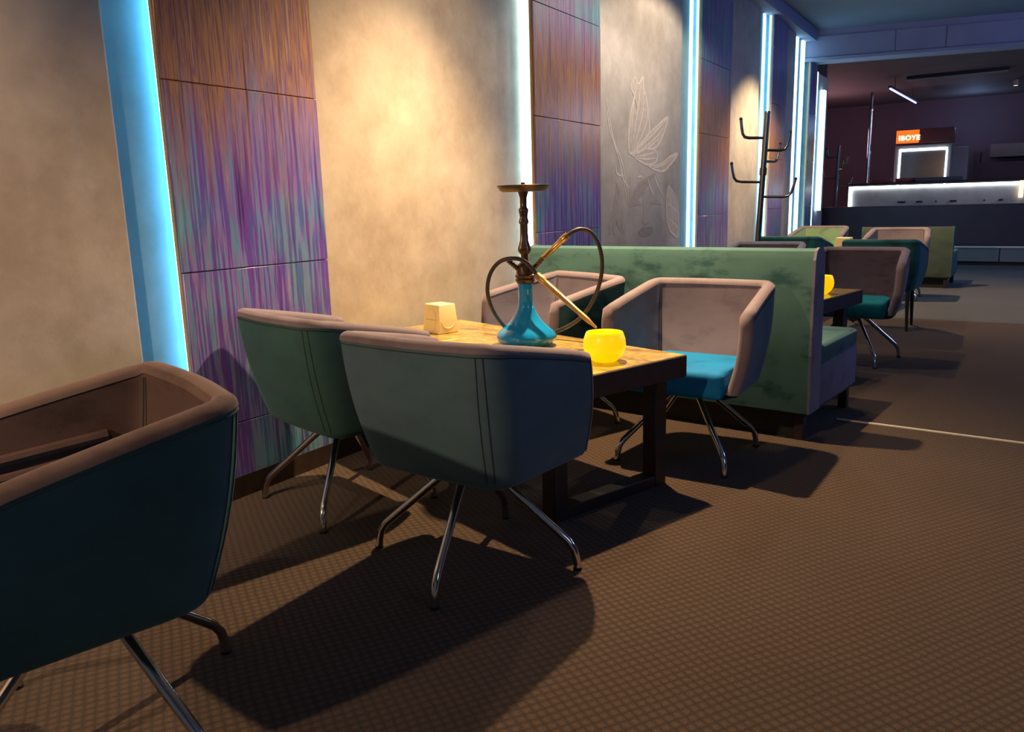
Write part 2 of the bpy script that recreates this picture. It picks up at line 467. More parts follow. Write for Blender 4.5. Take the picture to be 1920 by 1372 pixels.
strip(1.8135, 1.8265, XC + 0.012, XP - 0.047, mat='led_soft')              # hidden behind the first pier's edge
strip(4.335, 4.349, XC + 0.004, XC + 0.038, mat='led_strong')
strip(7.26, 7.325, XC + 0.006, XC + 0.016)
strip(7.345, 7.369, XP - 0.060, XP - 0.047)
strip(9.70, 9.79, XC + 0.006, XC + 0.016)
strip(9.855, 9.884, XP - 0.060, XP - 0.047)
strip(11.32, 11.44, XC + 0.006, XC + 0.02)
strip(11.64, 11.78, XC + 0.006, XC + 0.03)
strip(12.45, 12.62, XC + 0.0, XC + 0.05, 0.1, 2.88)
strip(13.05, 13.2, XC + 0.0, XC + 0.06, 0.9, 2.68)

structure(box_obj('baseboard_left', (XP - 0.02, -3.0, 0), (XP + 0.002, 13.6, 0.085), M['frame']), 'dark skirting along the left wall')
structure(box_obj('trim_2', (-2.62, 8.6, 3.17), (-2.42, 11.84, 3.319), M['fascia'], None, 0.01), 'pale cornice ledge over the far piers')

structure(box_obj('ceiling', (-2.75, -3.0, ZT), (7.0, 13.6, ZT + 0.06), M['ceiling']), 'painted lounge ceiling tinted blue')
structure(box_obj('ceiling', (-7.0, 13.6, 3.25), (7.0, 22.0, 3.31), M['ceiling_dark']), 'dark ceiling over the bar')
ang = math.atan2(0.584, 2.438)
beam = structure(box_obj('trim_3', (-0.12, 0.02, 2.93), (8.0, 0.30, ZT + 0.02), M['fascia'], None, 0, 2, (-2.477, 11.855, 0), ang), 'boxed beam crossing the ceiling before the bar')
bx = [-0.12, 1.02, 1.62, 2.6, 3.8, 5.0, 6.5, 8.0]
for a, b in zip(bx[:-1], bx[1:]):
    box_obj('fascia_panel', (a + 0.004, 0.0, 2.97), (b - 0.004, 0.02, 3.235), M['fascia'], beam, 0.003, 1)
box_obj('lower_lip', (-0.12, -0.03, 2.915), (8.0, 0.31, 2.96), M['fascia'], beam, 0.004, 1)

structure(box_obj('wall_back', (-7.0, 21.6, 0), (7.0, 21.8, 3.3), M['bar_wall']), 'dark plum wall behind the bar')
structure(box_obj('wall_end', (-7.2, 13.6, 0), (-7.0, 21.8, 3.3), M['bar_wall']), 'dark side wall of the bar area')
structure(box_obj('wall_right', (7.0, -3.0, 0), (7.2, 21.8, ZT), M['bar_wall']), 'dark wall on the right outside the view')

# ------------------------------------------------------------------ mural on the third plaster panel
MUR = {
    'wing': [[(5.93, 2.041), (5.85, 1.964), (5.91, 1.894), (5.83, 1.742), (5.81, 1.584), (5.82, 1.487), (5.89, 1.479), (6.06, 1.557), (6.23, 1.659), (6.2, 1.79), (6.16, 1.897), (6.1, 1.982), (6.09, 2.059), (6.0, 2.0)], [(5.89, 1.474), (6.14, 1.602), (6.39, 1.71), (6.63, 1.796), (6.54, 1.667), (6.36, 1.536), (6.11, 1.519), (5.89, 1.46)], [(5.9, 1.46), (6.19, 1.523), (6.36, 1.514), (6.41, 1.468), (6.34, 1.413), (6.17, 1.398), (5.98, 1.433)], [(6.22, 1.383), (6.49, 1.412), (6.7, 1.479), (6.88, 1.508), (6.73, 1.425), (6.55, 1.354), (6.34, 1.36)], [(6.68, 1.234), (6.83, 1.143), (6.92, 0.967), (6.93, 0.801), (6.85, 0.796), (6.69, 0.872), (6.62, 1.033), (6.65, 1.2)]],
    'vein': [[(5.97, 2.026), (5.91, 1.855), (5.85, 1.508)], [(6.05, 2.025), (6.0, 1.853), (5.88, 1.499)], [(6.1, 1.962), (6.08, 1.78), (5.9, 1.49)], [(6.18, 1.839), (6.16, 1.716), (5.93, 1.491)], [(5.88, 1.842), (5.84, 1.664), (5.83, 1.507)], [(6.6, 1.778), (6.25, 1.619), (5.93, 1.481)], [(6.55, 1.711), (6.3, 1.59), (5.95, 1.477)], [(6.48, 1.631), (6.25, 1.546), (5.98, 1.473)], [(6.36, 1.504), (6.14, 1.469), (5.95, 1.452)], [(6.38, 1.457), (6.17, 1.439), (5.98, 1.443)], [(6.83, 1.495), (6.55, 1.408), (6.31, 1.37)], [(6.71, 1.212), (6.82, 1.075), (6.87, 0.818)], [(6.69, 1.189), (6.75, 1.03), (6.79, 0.845)], [(6.65, 1.077), (6.8, 1.039), (6.9, 1.003)], [(6.65, 0.964), (6.8, 0.912), (6.92, 0.861)], [(5.42, 1.838), (5.49, 1.641), (5.56, 1.514), (5.65, 1.402), (5.72, 1.267), (5.79, 1.068)], [(5.43, 1.803), (5.53, 1.569), (5.7, 1.384), (5.83, 1.087)], [(5.4, 1.854), (5.46, 1.649), (5.53, 1.531)], [(5.57, 1.381), (5.6, 1.314), (5.72, 1.297)], [(5.63, 1.402), (5.7, 1.287), (5.83, 1.208)], [(6.2, 1.294), (6.26, 1.21), (6.34, 1.146)], [(6.34, 1.317), (6.4, 1.254), (6.55, 1.145)], [(5.98, 1.291), (6.06, 1.302), (6.1, 1.272)]],
    'hair': [[(5.8, 1.088), (6.03, 1.23), (6.37, 1.328)], [(5.85, 1.097), (6.09, 1.199), (6.25, 1.274)], [(5.83, 1.067), (5.98, 1.147), (6.14, 1.189)], [(5.6, 1.246), (5.56, 1.071), (5.48, 0.956), (5.47, 0.869)], [(5.65, 1.188), (5.6, 1.002), (5.64, 0.931), (5.7, 0.858)], [(5.63, 1.227), (5.58, 1.051), (5.53, 0.935), (5.55, 0.865)], [(5.7, 1.029), (5.69, 0.949), (5.74, 0.857)]],
    'nose': [[(6.09, 1.115), (6.12, 1.02), (6.1, 0.952), (6.16, 0.929), (6.25, 0.948)]],
    'lips': [[(6.0, 0.861), (6.07, 0.895), (6.14, 0.905), (6.18, 0.897), (6.23, 0.902), (6.3, 0.887), (6.32, 0.853), (6.24, 0.826), (6.09, 0.825)]],
    'eyelid': [[(5.85, 1.077), (5.96, 1.096), (6.06, 1.084)], [(6.26, 1.093), (6.37, 1.102), (6.49, 1.079)]],
}
mural = thing('wall_mural', 'faint grey mural of a woman\'s face crowned with butterflies on plaster', 'mural', (XM, 6.1, 0.8))


def ribbon(bm, pts, w, x):
    P = spline([(0, y - 6.1, z - 0.8) for y, z in pts], 6); N = len(P); rows = []
    for i, p in enumerate(P):
        t = (P[min(i + 1, N - 1)] - P[max(i - 1, 0)]).normalized(); nrm = Vector((0, -t.z, t.y))
        k = w * (0.35 + 0.65 * math.sin(PI * min(max(i / (N - 1), 0.03), 0.97)))
        rows.append([p + nrm * k + Vector((x, 0, 0)), p + Vector((x + 0.0006, 0, 0)), p - nrm * k + Vector((x, 0, 0))])
    bm_grid(bm, rows)


def fill(bm, pts, x):
    c = (sum(p[0] for p in pts) / len(pts), sum(p[1] for p in pts) / len(pts))
    P = spline([(x, y - 6.1, z - 0.8) for y, z in pts + pts[:1]], 4)[:-1]
    ctr = bm.verts.new((x, c[0] - 6.1, c[1] - 0.8)); v = [bm.verts.new(p) for p in P]
    for i in range(len(v)): bm.faces.new((ctr, v[i], v[(i + 1) % len(v)]))


for w_ in MUR['wing']:
    bm = bmesh.new(); fill(bm, w_, 0.0008); wo = mesh_obj('wing', bm, M['mural_mid'], mural)
    bm = bmesh.new(); ribbon(bm, w_ + w_[:1], 0.012, 0.0016); mesh_obj('wing_outline', bm, M['mural_light'], wo)
bm = bmesh.new()
for w_ in MUR['vein']: ribbon(bm, w_, 0.009, 0.0016)
mesh_obj('fine_lines', bm, M['mural_light'], mural)
bm = bmesh.new()
for w_ in MUR['hair']: ribbon(bm, w_, 0.024, 0.0012)
mesh_obj('hair', bm, M['mural_hair'], mural)
for k_, w0 in (('nose', 0.012), ('eyelid', 0.02)):
    for w_ in MUR[k_]:
        bm = bmesh.new(); ribbon(bm, w_, w0, 0.0012); mesh_obj(k_, bm, M['mural_hair'], mural)
bm = bmesh.new(); fill(bm, MUR['lips'][0], 0.0012); mesh_obj('lips', bm, M['mural_dark'], mural)


# ------------------------------------------------------------------ bucket chairs
ZBT = 0.735


def chair_paths():
    """plan path of the shell: arm front -> back corner -> back -> corner -> arm front, at top and bottom"""
    def path(c, d, a, b, r, bow):
        F0, C0, C1, F1 = Vector((-c, d)), Vector((-a, b)), Vector((a, b)), Vector((c, d))
        out = []
        e = (F0 - C0).normalized(); p0 = C0 + e * r; p1 = C0 + Vector((1, 0)) * r
        for i in range(9): out.append((F0.lerp(p0, i / 8), i / 8 * 0.3))
        for i in range(1, 7):
            t = i / 7; q = p0.lerp(C0, t).lerp(C0.lerp(p1, t), t); out.append((q, 0.3 + 0.08 * t))
        q1 = C1 - Vector((1, 0)) * r
        for i in range(11):
            t = i / 10; q = p1.lerp(q1, t); q = Vector((q.x, q.y + bow * math.sin(PI * t))); out.append((q, 0.38 + 0.24 * t))
        left = out[:15]
        for q, s in left[::-1]: out.append((Vector((-q.x, q.y)), 1 - s))
        return out
    return path(0.325, -0.18, 0.29, 0.28, 0.085, 0.012), path(0.285, -0.21, 0.262, 0.20, 0.10, 0.006)


def top_z(s):
    u = min(s, 1 - s)
    return 0.648 + (ZBT - 0.648) * min(u / 0.34, 1.0) ** 0.9


PT, PB = chair_paths()
NP = len(PT)
TH = 0.052


def inward(path, i):
    a = path[max(i - 1, 0)][0]; b = path[min(i + 1, NP - 1)][0]
    t = (b - a).normalized(); n = Vector((t.y, -t.x))
    return n


def outer_pt(i, s, off=0.0):
    """s 0 bottom .. 1 top; off moves inward"""
    p = PB[i][0].lerp(PT[i][0], s); n = inward(PT, i)
    bulge = 0.016 * math.sin(PI * min(max(s, 0), 1)) - off
    z = 0.335 + (top_z(PT[i][1]) - 0.335) * s
    return Vector((p.x - n.x * bulge, p.y - n.y * bulge, z))


def chair_meshes():
    B = {}
    # outer skin with a rolled-under lower edge and the closed underside
    bm = bmesh.new(); rows = []
    rows.append([outer_pt(i, 0.0, 0.075) - Vector((0, 0, 0.020)) for i in range(NP)])
    rows.append([outer_pt(i, 0.0, 0.030) - Vector((0, 0, 0.016)) for i in range(NP)])
    rows.append([outer_pt(i, 0.0, 0.008) - Vector((0, 0, 0.004)) for i in range(NP)])
    for k in range(0, 11): rows.append([outer_pt(i, 0.03 + 0.955 * k / 10) for i in range(NP)])
    vs = bm_grid(bm, rows); bm.faces.new(vs[0])
    B['shell'] = bm
    # inner lining
    bm = bmesh.new(); rows = []
    for k in range(0, 9): rows.append([outer_pt(i, 0.06 + 0.925 * k / 8, TH) for i in range(NP)])
    bm_grid(bm, rows); B['lining'] = bm
    # rim roll: up the front of one arm, round the top, down the other arm
    fr = []
    for side in (0, NP - 1):
        seq = []
        for k in range(0, 11):
            s = 0.02 + 0.965 * k / 10
            seq.append((side, s))
        fr.append(seq)
    stations = []
    for i0, s in fr[0]: stations.append((i0, s, 'f'))
    for i in range(1, NP - 1): stations.append((i, 0.985, 't'))
    for i0, s in fr[1][::-1]: stations.append((i0, s, 'f'))
    bm = bmesh.new(); rows = []
    for i, s, kind in stations:
        O = outer_pt(i, s, -0.002); I = outer_pt(i, s, TH + 0.002)
        t = (PT[min(i + 1, NP - 1)][0] - PT[max(i - 1, 0)][0]).normalized()
        fwd = Vector((-t.x, -t.y, 0)) if i < NP / 2 else Vector((t.x, t.y, 0))
        if kind == 't': D = Vector((0, 0, 1)); 
        else:
            w = max(0.0, (s - 0.86) / 0.125); D = (fwd * (1 - w * 0.55) + Vector((0, 0, 1)) * w * 0.7).normalized()
        if kind == 't' and (i < 3 or i > NP - 4):
            w = (i if i < 3 else NP - 1 - i) / 3.0; D = (fwd * (1 - w) * 0.5 + Vector((0, 0, 1))).normalized()
        mid = (O + I) / 2; hv = (O - I) / 2
        rows.append([mid + hv * math.cos(a) + D * 0.024 * math.sin(a) for a in [PI * k / 8 for k in range(9)]])
    bm_grid(bm, rows); B['rim'] = bm
    # stitched seams: below the rim and down both rear corners
    bm = bmesh.new(); bm_tube(bm, [outer_pt(i, 0.962, -0.0012) for i in range(NP)], 0.0016, 5)
    B['rim_seam'] = bm
    B['corner_seam'] = []
    for ci in (12, NP - 13):
        bm = bmesh.new()
        for dx in (0, 1):
            bm_tube(bm, [outer_pt(ci + dx, 0.04 + 0.92 * k / 8, -0.0006) for k in range(9)], 0.0013, 5)
        for dx in (0, 1):
            bm_tube(bm, [outer_pt(ci + dx, 0.14 + 0.82 * k / 8, TH + 0.0006) for k in range(9)], 0.0016, 5)
        B['corner_seam'].append(bm)
    # seat cushion
    poly = [(-0.235, -0.262), (0.235, -0.262), (0.218, 0.02), (0.185, 0.165), (-0.185, 0.165), (-0.218, 0.02)]
    bm = bmesh.new()
    lo = [bm.verts.new((x, y, 0.318)) for x, y in poly]; hi = [bm.verts.new((x, y, 0.43)) for x, y in poly]
    bm.faces.new(lo[::-1]); bm.faces.new(hi)
    for i in range(6): bm.faces.new((lo[i], lo[(i + 1) % 6], hi[(i + 1) % 6], hi[i]))
    bmesh.ops.bevel(bm, geom=bm.edges[:], offset=0.035, segments=4, affect='EDGES', profile=0.6)
    B['seat'] = bm
    return B


def leg_pts(phi, reach=0.335):
    prof = [(0.03, 0.318), (0.06, 0.300), (0.12, 0.252), (0.22, 0.165), (0.275, 0.118), (0.305, 0.092), (0.324, 0.066), (0.332, 0.035), (reach, 0.006)]
    return [(r * math.cos(phi), r * math.sin(phi), z) for r, z in prof]


def straight_leg(bm, x, y):
    bm_tube(bm, [(x, y, 0.0), (x * 0.97, y * 0.97, 0.18), (x * 0.95, y * 0.95, 0.34)], [0.011, 0.015, 0.017], 8)


def make_chair(label, cols, straight=False):
    outer, inner, rim, seat = cols
    t = thing('bucket_armchair', label, 'armchair')
    B = chair_meshes()
    sh = mesh_obj('shell', B['shell'], M[outer], t, angle=60)
    mesh_obj('rim_seam', B['rim_seam'], M['thread'], sh)
    for b in B['corner_seam']: mesh_obj('corner_seam', b, M['thread'], sh)
    mesh_obj('lining', B['lining'], M[inner], t, angle=60)
    mesh_obj('rim', B['rim'], M[rim], t, angle=60)
    mesh_obj('seat', B['seat'], M[seat], t)
    if straight:
        for x in (-0.235, 0.235):
            for y in (-0.19, 0.19):
                bm = bmesh.new(); straight_leg(bm, x, y); mesh_obj('leg', bm, M['rubber'], t)
    else:
        lathe_obj('swivel_hub', [(0.0, 0.268), (0.030, 0.268), (0.036, 0.275), (0.036, 0.322), (0.0, 0.322)], M['steel_dark'], t, 20)
        for k in range(4):
            phi = PI / 4 + k * PI / 2
            l = tube_obj('leg', leg_pts(phi), 0.0125, M['chrome'], t, 12)
            lathe_obj('glide', [(0.0, 0), (0.013, 0), (0.0135, 0.008), (0.0, 0.010)], M['rubber'], l, 12, loc=(0.335 * math.cos(phi), 0.335 * math.sin(phi), 0))
    return t


def place(t, x, y, deg, base=None):
    t.location = (x, y, 0); t.rotation_euler.z = math.radians(deg)
    if base is not None:      # the foot star can be turned under the swivelling seat
        for ch in t.children:
            if ch.name.split('.')[0] in ('leg', 'swivel_hub'): ch.rotation_euler.z = math.radians(base - deg)
    return t


G1 = 'velvet bucket armchairs along the wall'
SW = ('teal', 'mauve', 'mauve', 'seat_blue')
c_front = place(make_chair('slate blue bucket armchair with its back to the viewer, before the hookah table', ('blue', 'mauve', 'mauve', 'seat_blue')), -1.367, 1.921, 176.4, -30)
c_left = place(make_chair('teal green bucket armchair with its back turned, against the streaked tile pier', SW), -2.105, 2.129, 164.6, -17)
c_fg = place(make_chair('dark teal bucket armchair cut off by the lower left corner, shaded mauve rim in front', ('teal', 'mauve_shaded', 'rim_shaded', 'seat_blue')), -1.596, 0.823, -18.9, 48)
c_right = place(make_chair('mauve lined bucket armchair with bright blue seat facing us before the green booth back', ('blue', 'mauve', 'mauve', 'seat_blue')), -1.135, 3.26, -1.6, 0)
c_behind = place(make_chair('mauve bucket armchair behind the hookah hose, turned towards the table by the plaster wall', ('teal_light', 'mauve', 'mauve', 'seat_blue')), -1.92, 3.424, -25, -20)
c_e = place(make_chair('plum lined bucket armchair with teal seat and chrome feet, by the second amber bowl', ('lavender', 'mauve_dark', 'mauve', 'seat_teal')), -0.86, 5.78, -2, -11)
c_e2 = place(make_chair('armchair hidden behind the green booth, only its thin mauve rim showing', ('lavender', 'mauve_dark', 'lavender', 'seat_teal')), -1.68, 6.5, 0)
c_tl = place(make_chair('deep teal bucket armchair facing away, at the foot of the near coat stand', ('teal_deep', 'teal_deep', 'teal_deep', 'seat_teal')), -1.75, 7.95, 180)
c_tr = place(make_chair('deep teal armchair on straight black legs facing away, right behind the plum lined one', ('teal_deep', 'mauve', 'teal_deep', 'seat_teal'), True), -0.89, 7.35, 180)
c_fgr = place(make_chair('sage green lined bucket armchair at the far end below the last light strips', ('mauve', 'green', 'mauve', 'green')), -1.98, 10.3, -4)
c_fm = place(make_chair('brown mauve bucket armchair at the far end, just before the far green booth', ('mauve', 'mauve', 'mauve', 'green')), -1.02, 9.5, 0)
for c_ in (c_front, c_left, c_fg, c_right, c_behind, c_e, c_e2, c_tl, c_tr, c_fgr, c_fm): c_['group'] = G1
# folded cushion edge inside the nearest chair
tube_obj('fold', spline([(-0.266, -0.14, 0.565), (-0.260, 0.0, 0.578), (-0.246, 0.13, 0.592)], 6), 0.014, M['mauve_shaded'], c_fg, 8)
tube_obj('fold', spline([(-0.263, -0.14, 0.525), (-0.257, 0.0, 0.537), (-0.246, 0.11, 0.551)], 6), 0.012, M['mauve_shaded'], c_fg, 8)


# ------------------------------------------------------------------ tables
def table(label, corner, deg, L, Wd, top=0.53):
    """corner: rear right corner; the length runs towards local -x, the width towards local -y"""
    t = thing('lounge_table', label, 'table', (corner[0], corner[1], 0), math.radians(deg), 'lounge tables along the wall')
    th = 0.085
    fr = bmesh.new()
    bm_box(fr, (-L, -Wd, top - th), (0, -Wd + 0.03, top - 0.002), 0.003, 1); bm_box(fr, (-L, -0.03, top - th), (0, 0, top - 0.002), 0.003, 1)
    bm_box(fr, (-0.03, -Wd + 0.03, top - th), (0, -0.03, top - 0.002), 0.003, 1); bm_box(fr, (-L, -Wd + 0.03, top - th), (-L + 0.03, -0.03, top - 0.002), 0.003, 1)
    bm_box(fr, (-L + 0.02, -Wd + 0.02, top - th), (-0.02, -0.02, top - 0.02))
    mesh_obj('apron', fr, M['frame'], t)
    n = 3; w = (L - 0.012) / n
    for k in range(n):
        box_obj('top_board', (-L + 0.006 + k * w + 0.002, -Wd + 0.006, top - 0.019), (-L + 0.006 + (k + 1) * w - 0.002, -0.006, top), M['top'], t, 0.0015, 1)
    for x in (-0.115, -L + 0.115):
        for y in (-0.05, -Wd + 0.05):
            box_obj('leg', (x - 0.033, y - 0.033, 0.0), (x + 0.033, y + 0.033, top - th), M['frame'], t, 0.003, 1)
        box_obj('floor_rail', (x - 0.033, -Wd + 0.083, 0.0), (x + 0.033, -0.083, 0.045), M['frame'], t, 0.003, 1)
    return t


table('low dark framed table with honey wood top carrying the hookah and the napkin box', (-0.999, 2.842), -18.5, 1.455, 0.635)
table('low dark framed table beyond the green booth, carrying the second amber bowl', (-0.745, 5.33), -11, 1.45, 0.66)
table('low dark framed table at the far end under the glowing napkin box', (-0.95, 9.05), -6, 1.30, 0.62)


# ------------------------------------------------------------------ booths
def booth(label, corner, deg, Wd, H, end_mat, back_mat='teal_light'):
    """corner: rear right floor corner; width towards local -x, seat towards local +y"""
    t = thing('booth_sofa', label, 'sofa', (corner[0], corner[1], 0), math.radians(deg), 'green booth sofas')
    bm = bmesh.new()
    sec = [(0.012, 0.13), (0.0, 0.4), (0.002, H - 0.05), (0.016, H - 0.012), (0.05, H), (0.10, H - 0.004), (0.135, H - 0.03), (0.15, 0.40)]
    rows = [[(x, y, z) for y, z in sec] for x in [-Wd + Wd * k / 12 for k in range(13)]]
    vs = bm_grid(bm, rows); bm.faces.new(vs[0]); bm.faces.new(vs[-1][::-1])
    mesh_obj('backrest', bm, M[back_mat], t, angle=50)
    # end panels in the lining colour
    for x0, x1 in ((0.0, 0.012), (-Wd - 0.012, -Wd)):
        bm = bmesh.new()
        pol = [(0.010, 0.13), (-0.002, 0.4), (0.0, H - 0.05), (0.016, H - 0.008), (0.05, H + 0.004), (0.10, H), (0.137, H - 0.03), (0.155, 0.13)]
        a = [bm.verts.new((x0, y, z)) for y, z in pol]; b = [bm.verts.new((x1, y, z)) for y, z in pol]
        bm.faces.new(a[::-1]); bm.faces.new(b)
        for i in range(len(pol)): bm.faces.new((a[i], a[(i + 1) % len(pol)], b[(i + 1) % len(pol)], b[i]))
        mesh_obj('end_panel', bm, M[end_mat], t, smooth=False)
    box_obj('seat_cushion', (-Wd, 0.15, 0.33), (0.004, 0.80, 0.425), M['teal_light'], t, 0.025, 3)
    box_obj('seat_base', (-Wd, 0.155, 0.13), (0.006, 0.79, 0.335), M[end_mat], t, 0.008, 2)
    box_obj('plinth', (-Wd + 0.01, 0.02, 0.115), (-0.005, 0.785, 0.135), M['frame'], t)
    box_obj('kick_board', (-Wd + 0.03, 0.06, 0.0), (-0.05, 0.10, 0.118), M['black'], t)
    for x in (-Wd + 0.06, -0.04):
        for y in (0.05, 0.75):
            box_obj('leg', (x - 0.022, y - 0.022, 0.0), (x + 0.022, y + 0.022, 0.118), M['frame'], t, 0.002, 1)
    return t


booth('long sage teal velvet booth sofa with its back to the hookah table, lavender end', (-0.72, 3.65), -6, 1.55, 0.88, 'lavender')
booth('dark green booth sofa at the far end, right of the brown armchair', (-0.56, 10.65), -2, 0.98, 0.725, 'teal', 'green_dark')

# ------------------------------------------------------------------ hookah
hk = thing('hookah', 'tall hookah with turquoise glass base and bronze stem standing on the wooden table', 'hookah', (-1.668, 2.775, 0.53))
lathe_obj('glass_base', [(0.0, 0.0), (0.07, 0.0), (0.078, 0.002), (0.108, 0.012), (0.122, 0.026), (0.126, 0.038), (0.122, 0.050), (0.110, 0.064), (0.092, 0.078), (0.073, 0.095), (0.057, 0.115), (0.045, 0.135), (0.037, 0.152), (0.032, 0.168), (0.030, 0.19), (0.030, 0.232), (0.031, 0.236), (0.030, 0.240), (0.030, 0.266), (0.0, 0.266)], M['blue_glass'], hk, 56)
st = lathe_obj('stem', [(0.0, 0.262), (0.036, 0.262), (0.040, 0.268), (0.040, 0.276), (0.037, 0.279), (0.041, 0.284), (0.041, 0.292), (0.036, 0.296), (0.0355, 0.318), (0.033, 0.330), (0.024, 0.340), (0.016, 0.346), (0.0145, 0.362), (0.014, 0.374), (0.020, 0.380), (0.0245, 0.390), (0.0245, 0.402), (0.021, 0.414), (0.0165, 0.430), (0.015, 0.46), (0.0148, 0.496), (0.0185, 0.500), (0.0185, 0.512), (0.0155, 0.518), (0.0150, 0.528), (0.0185, 0.548), (0.0185, 0.556), (0.0145, 0.562), (0.0138, 0.578), (0.0145, 0.600), (0.0205, 0.620), (0.0215, 0.624), (0.0, 0.624)], M['bronze'], hk, 40, (0.365, 0.558, 10, 0.07))
lathe_obj('gasket', [(0.031, 0.258), (0.034, 0.258), (0.034, 0.264), (0.031, 0.264)], M['rubber'], st, 30)
lathe_obj('tray', [(0.0, 0.623), (0.082, 0.624), (0.094, 0.630), (0.104, 0.645), (0.106, 0.649), (0.104, 0.650), (0.092, 0.634), (0.080, 0.629), (0.0, 0.628)], M['bronze'], hk, 48)
lathe_obj('bowl_stub', [(0.0, 0.626), (0.013, 0.626), (0.0085, 0.632), (0.0085, 0.658), (0.007, 0.660), (0.0, 0.660)], M['bronze'], hk, 20)
# local picture plane of the hookah: e = to the right as seen, z = up, n = towards the viewer
E_ = Vector((0.85, 0.527, 0)).normalized(); N_ = Vector((0.527, -0.85, 0)).normalized()


def hp(e, z, n=0.0): return E_ * e + N_ * n + Vector((0, 0, z))


bm = bmesh.new()
for k, r in enumerate([0.0085, 0.011] * 5): bm_tube(bm, [hp(-0.026 - 0.0042 * k, 0.316 + 0.0038 * k, 0.012), hp(-0.0302 - 0.0042 * k, 0.3198 + 0.0038 * k, 0.012)], r, 12)
mesh_obj('purge_valve', bm, M['bronze'], hk)
bm = bmesh.new(); bm_tube(bm, [hp(0.0, 0.322, 0.024), hp(0, 0.322, 0.046)], 0.012, 14); bm_tube(bm, [hp(0.0, 0.322, 0.046), hp(0, 0.322, 0.052)], 0.009, 14)
mesh_obj('front_port', bm, M['bronze'], hk)
bm = bmesh.new()
for k in range(9): bm_tube(bm, [hp(0.028 + 0.0052 * k, 0.312 + 0.0052 * k), hp(0.0332 + 0.0052 * k, 0.3172 + 0.0052 * k)], 0.0088 if k % 2 else 0.0108, 12)
mesh_obj('hose_port', bm, M['bronze'], hk)
bm = bmesh.new()
bm_tube(bm, [hp(0.074, 0.357), hp(0.080, 0.363), hp(0.082, 0.364), (hp(0.150, 0.425)), hp(0.152, 0.427), hp(0.168, 0.441), hp(0.178, 0.449)], [0.0115, 0.0115, 0.0105, 0.0125, 0.0145, 0.0145, 0.0125], 16)
mesh_obj('hose_connector', bm, M['brass'], hk)
hose_pts = [hp(0.176, 0.447), hp(0.20, 0.462), hp(0.232, 0.470, -0.005), hp(0.272, 0.455, -0.01), hp(0.303, 0.405, -0.01), hp(0.316, 0.335, -0.01), hp(0.308, 0.255, -0.015), hp(0.280, 0.175, -0.03), hp(0.240, 0.110, -0.06), hp(0.185, 0.062, -0.10),
            hp(0.10, 0.022, -0.15), hp(0.0, 0.016, -0.16), hp(-0.07, 0.045, -0.12), hp(-0.115, 0.10, -0.07), hp(-0.145, 0.165, -0.03), hp(-0.156, 0.235, 0.0), hp(-0.140, 0.305, 0.03), hp(-0.100, 0.352, 0.05), hp(-0.045, 0.364, 0.06), hp(0.0, 0.350, 0.062), hp(0.032, 0.315, 0.062), hp(0.050, 0.292, 0.062)]
tube_obj('hose', spline(hose_pts, 7), 0.0085, M['hose'], hk, 12)
tip = Vector((-1.295, 2.665, 0.642)) - Vector((-1.668, 2.775, 0.53)); a0 = hp(0.050, 0.292, 0.062)


def mp(t): return a0.lerp(tip, t)


mo = tube_obj('mouthpiece', [mp(-0.02), mp(0.0), mp(0.10), mp(0.12), mp(0.2), mp(0.5), mp(0.52), mp(0.70), mp(0.80), mp(0.86), mp(0.93), mp(1.0)], [0.0125, 0.0155, 0.0155, 0.0125, 0.0120, 0.0110, 0.0116, 0.0100, 0.0100, 0.0105, 0.0070, 0.0045], M['brass'], hk, 16)
bm = bmesh.new()
for k in range(7): bm_tube(bm, [mp(0.22 + 0.03 * k), mp(0.228 + 0.03 * k)], 0.0130, 14)
for k in range(4): bm_tube(bm, [mp(0.74 + 0.025 * k), mp(0.748 + 0.025 * k)], 0.0108, 14)
mesh_obj('grip_rings', bm, M['gold'], mo)


# ------------------------------------------------------------------ amber bowls with candles
def amber_bowl(label, x, y, z):
    t = thing('candle_bowl', label, 'candle holder', (x, y, z), 0, 'amber candle bowls')
    out = [(0.0, 0.0), (0.040, 0.0), (0.048, 0.004), (0.064, 0.020), (0.0755, 0.042), (0.0785, 0.062), (0.076, 0.084), (0.069, 0.104), (0.066, 0.109), (0.063, 0.108)]
    inn = [(0.063, 0.106), (0.070, 0.084), (0.072, 0.062), (0.069, 0.042), (0.058, 0.022), (0.042, 0.009), (0.0, 0.008)]
    lathe_obj('glass_bowl', out + inn, M['bowl'], t, 48)
    cn = lathe_obj('tealight', [(0.0, 0.009), (0.019, 0.009), (0.0195, 0.024), (0.017, 0.024), (0.016, 0.021), (0.0, 0.021)], M['wax'], t, 24)
    lathe_obj('flame', [(0.0, 0.022), (0.003, 0.026), (0.0042, 0.031), (0.003, 0.039), (0.0, 0.046)], M['flame'], cn, 12)
    return t


amber_bowl('glowing amber glass candle bowl beside the hookah, under its mouthpiece', -1.232, 2.605, 0.53)
amber_bowl('glowing amber glass candle bowl half hidden behind the end of the green booth', -0.945, 5.03, 0.53)


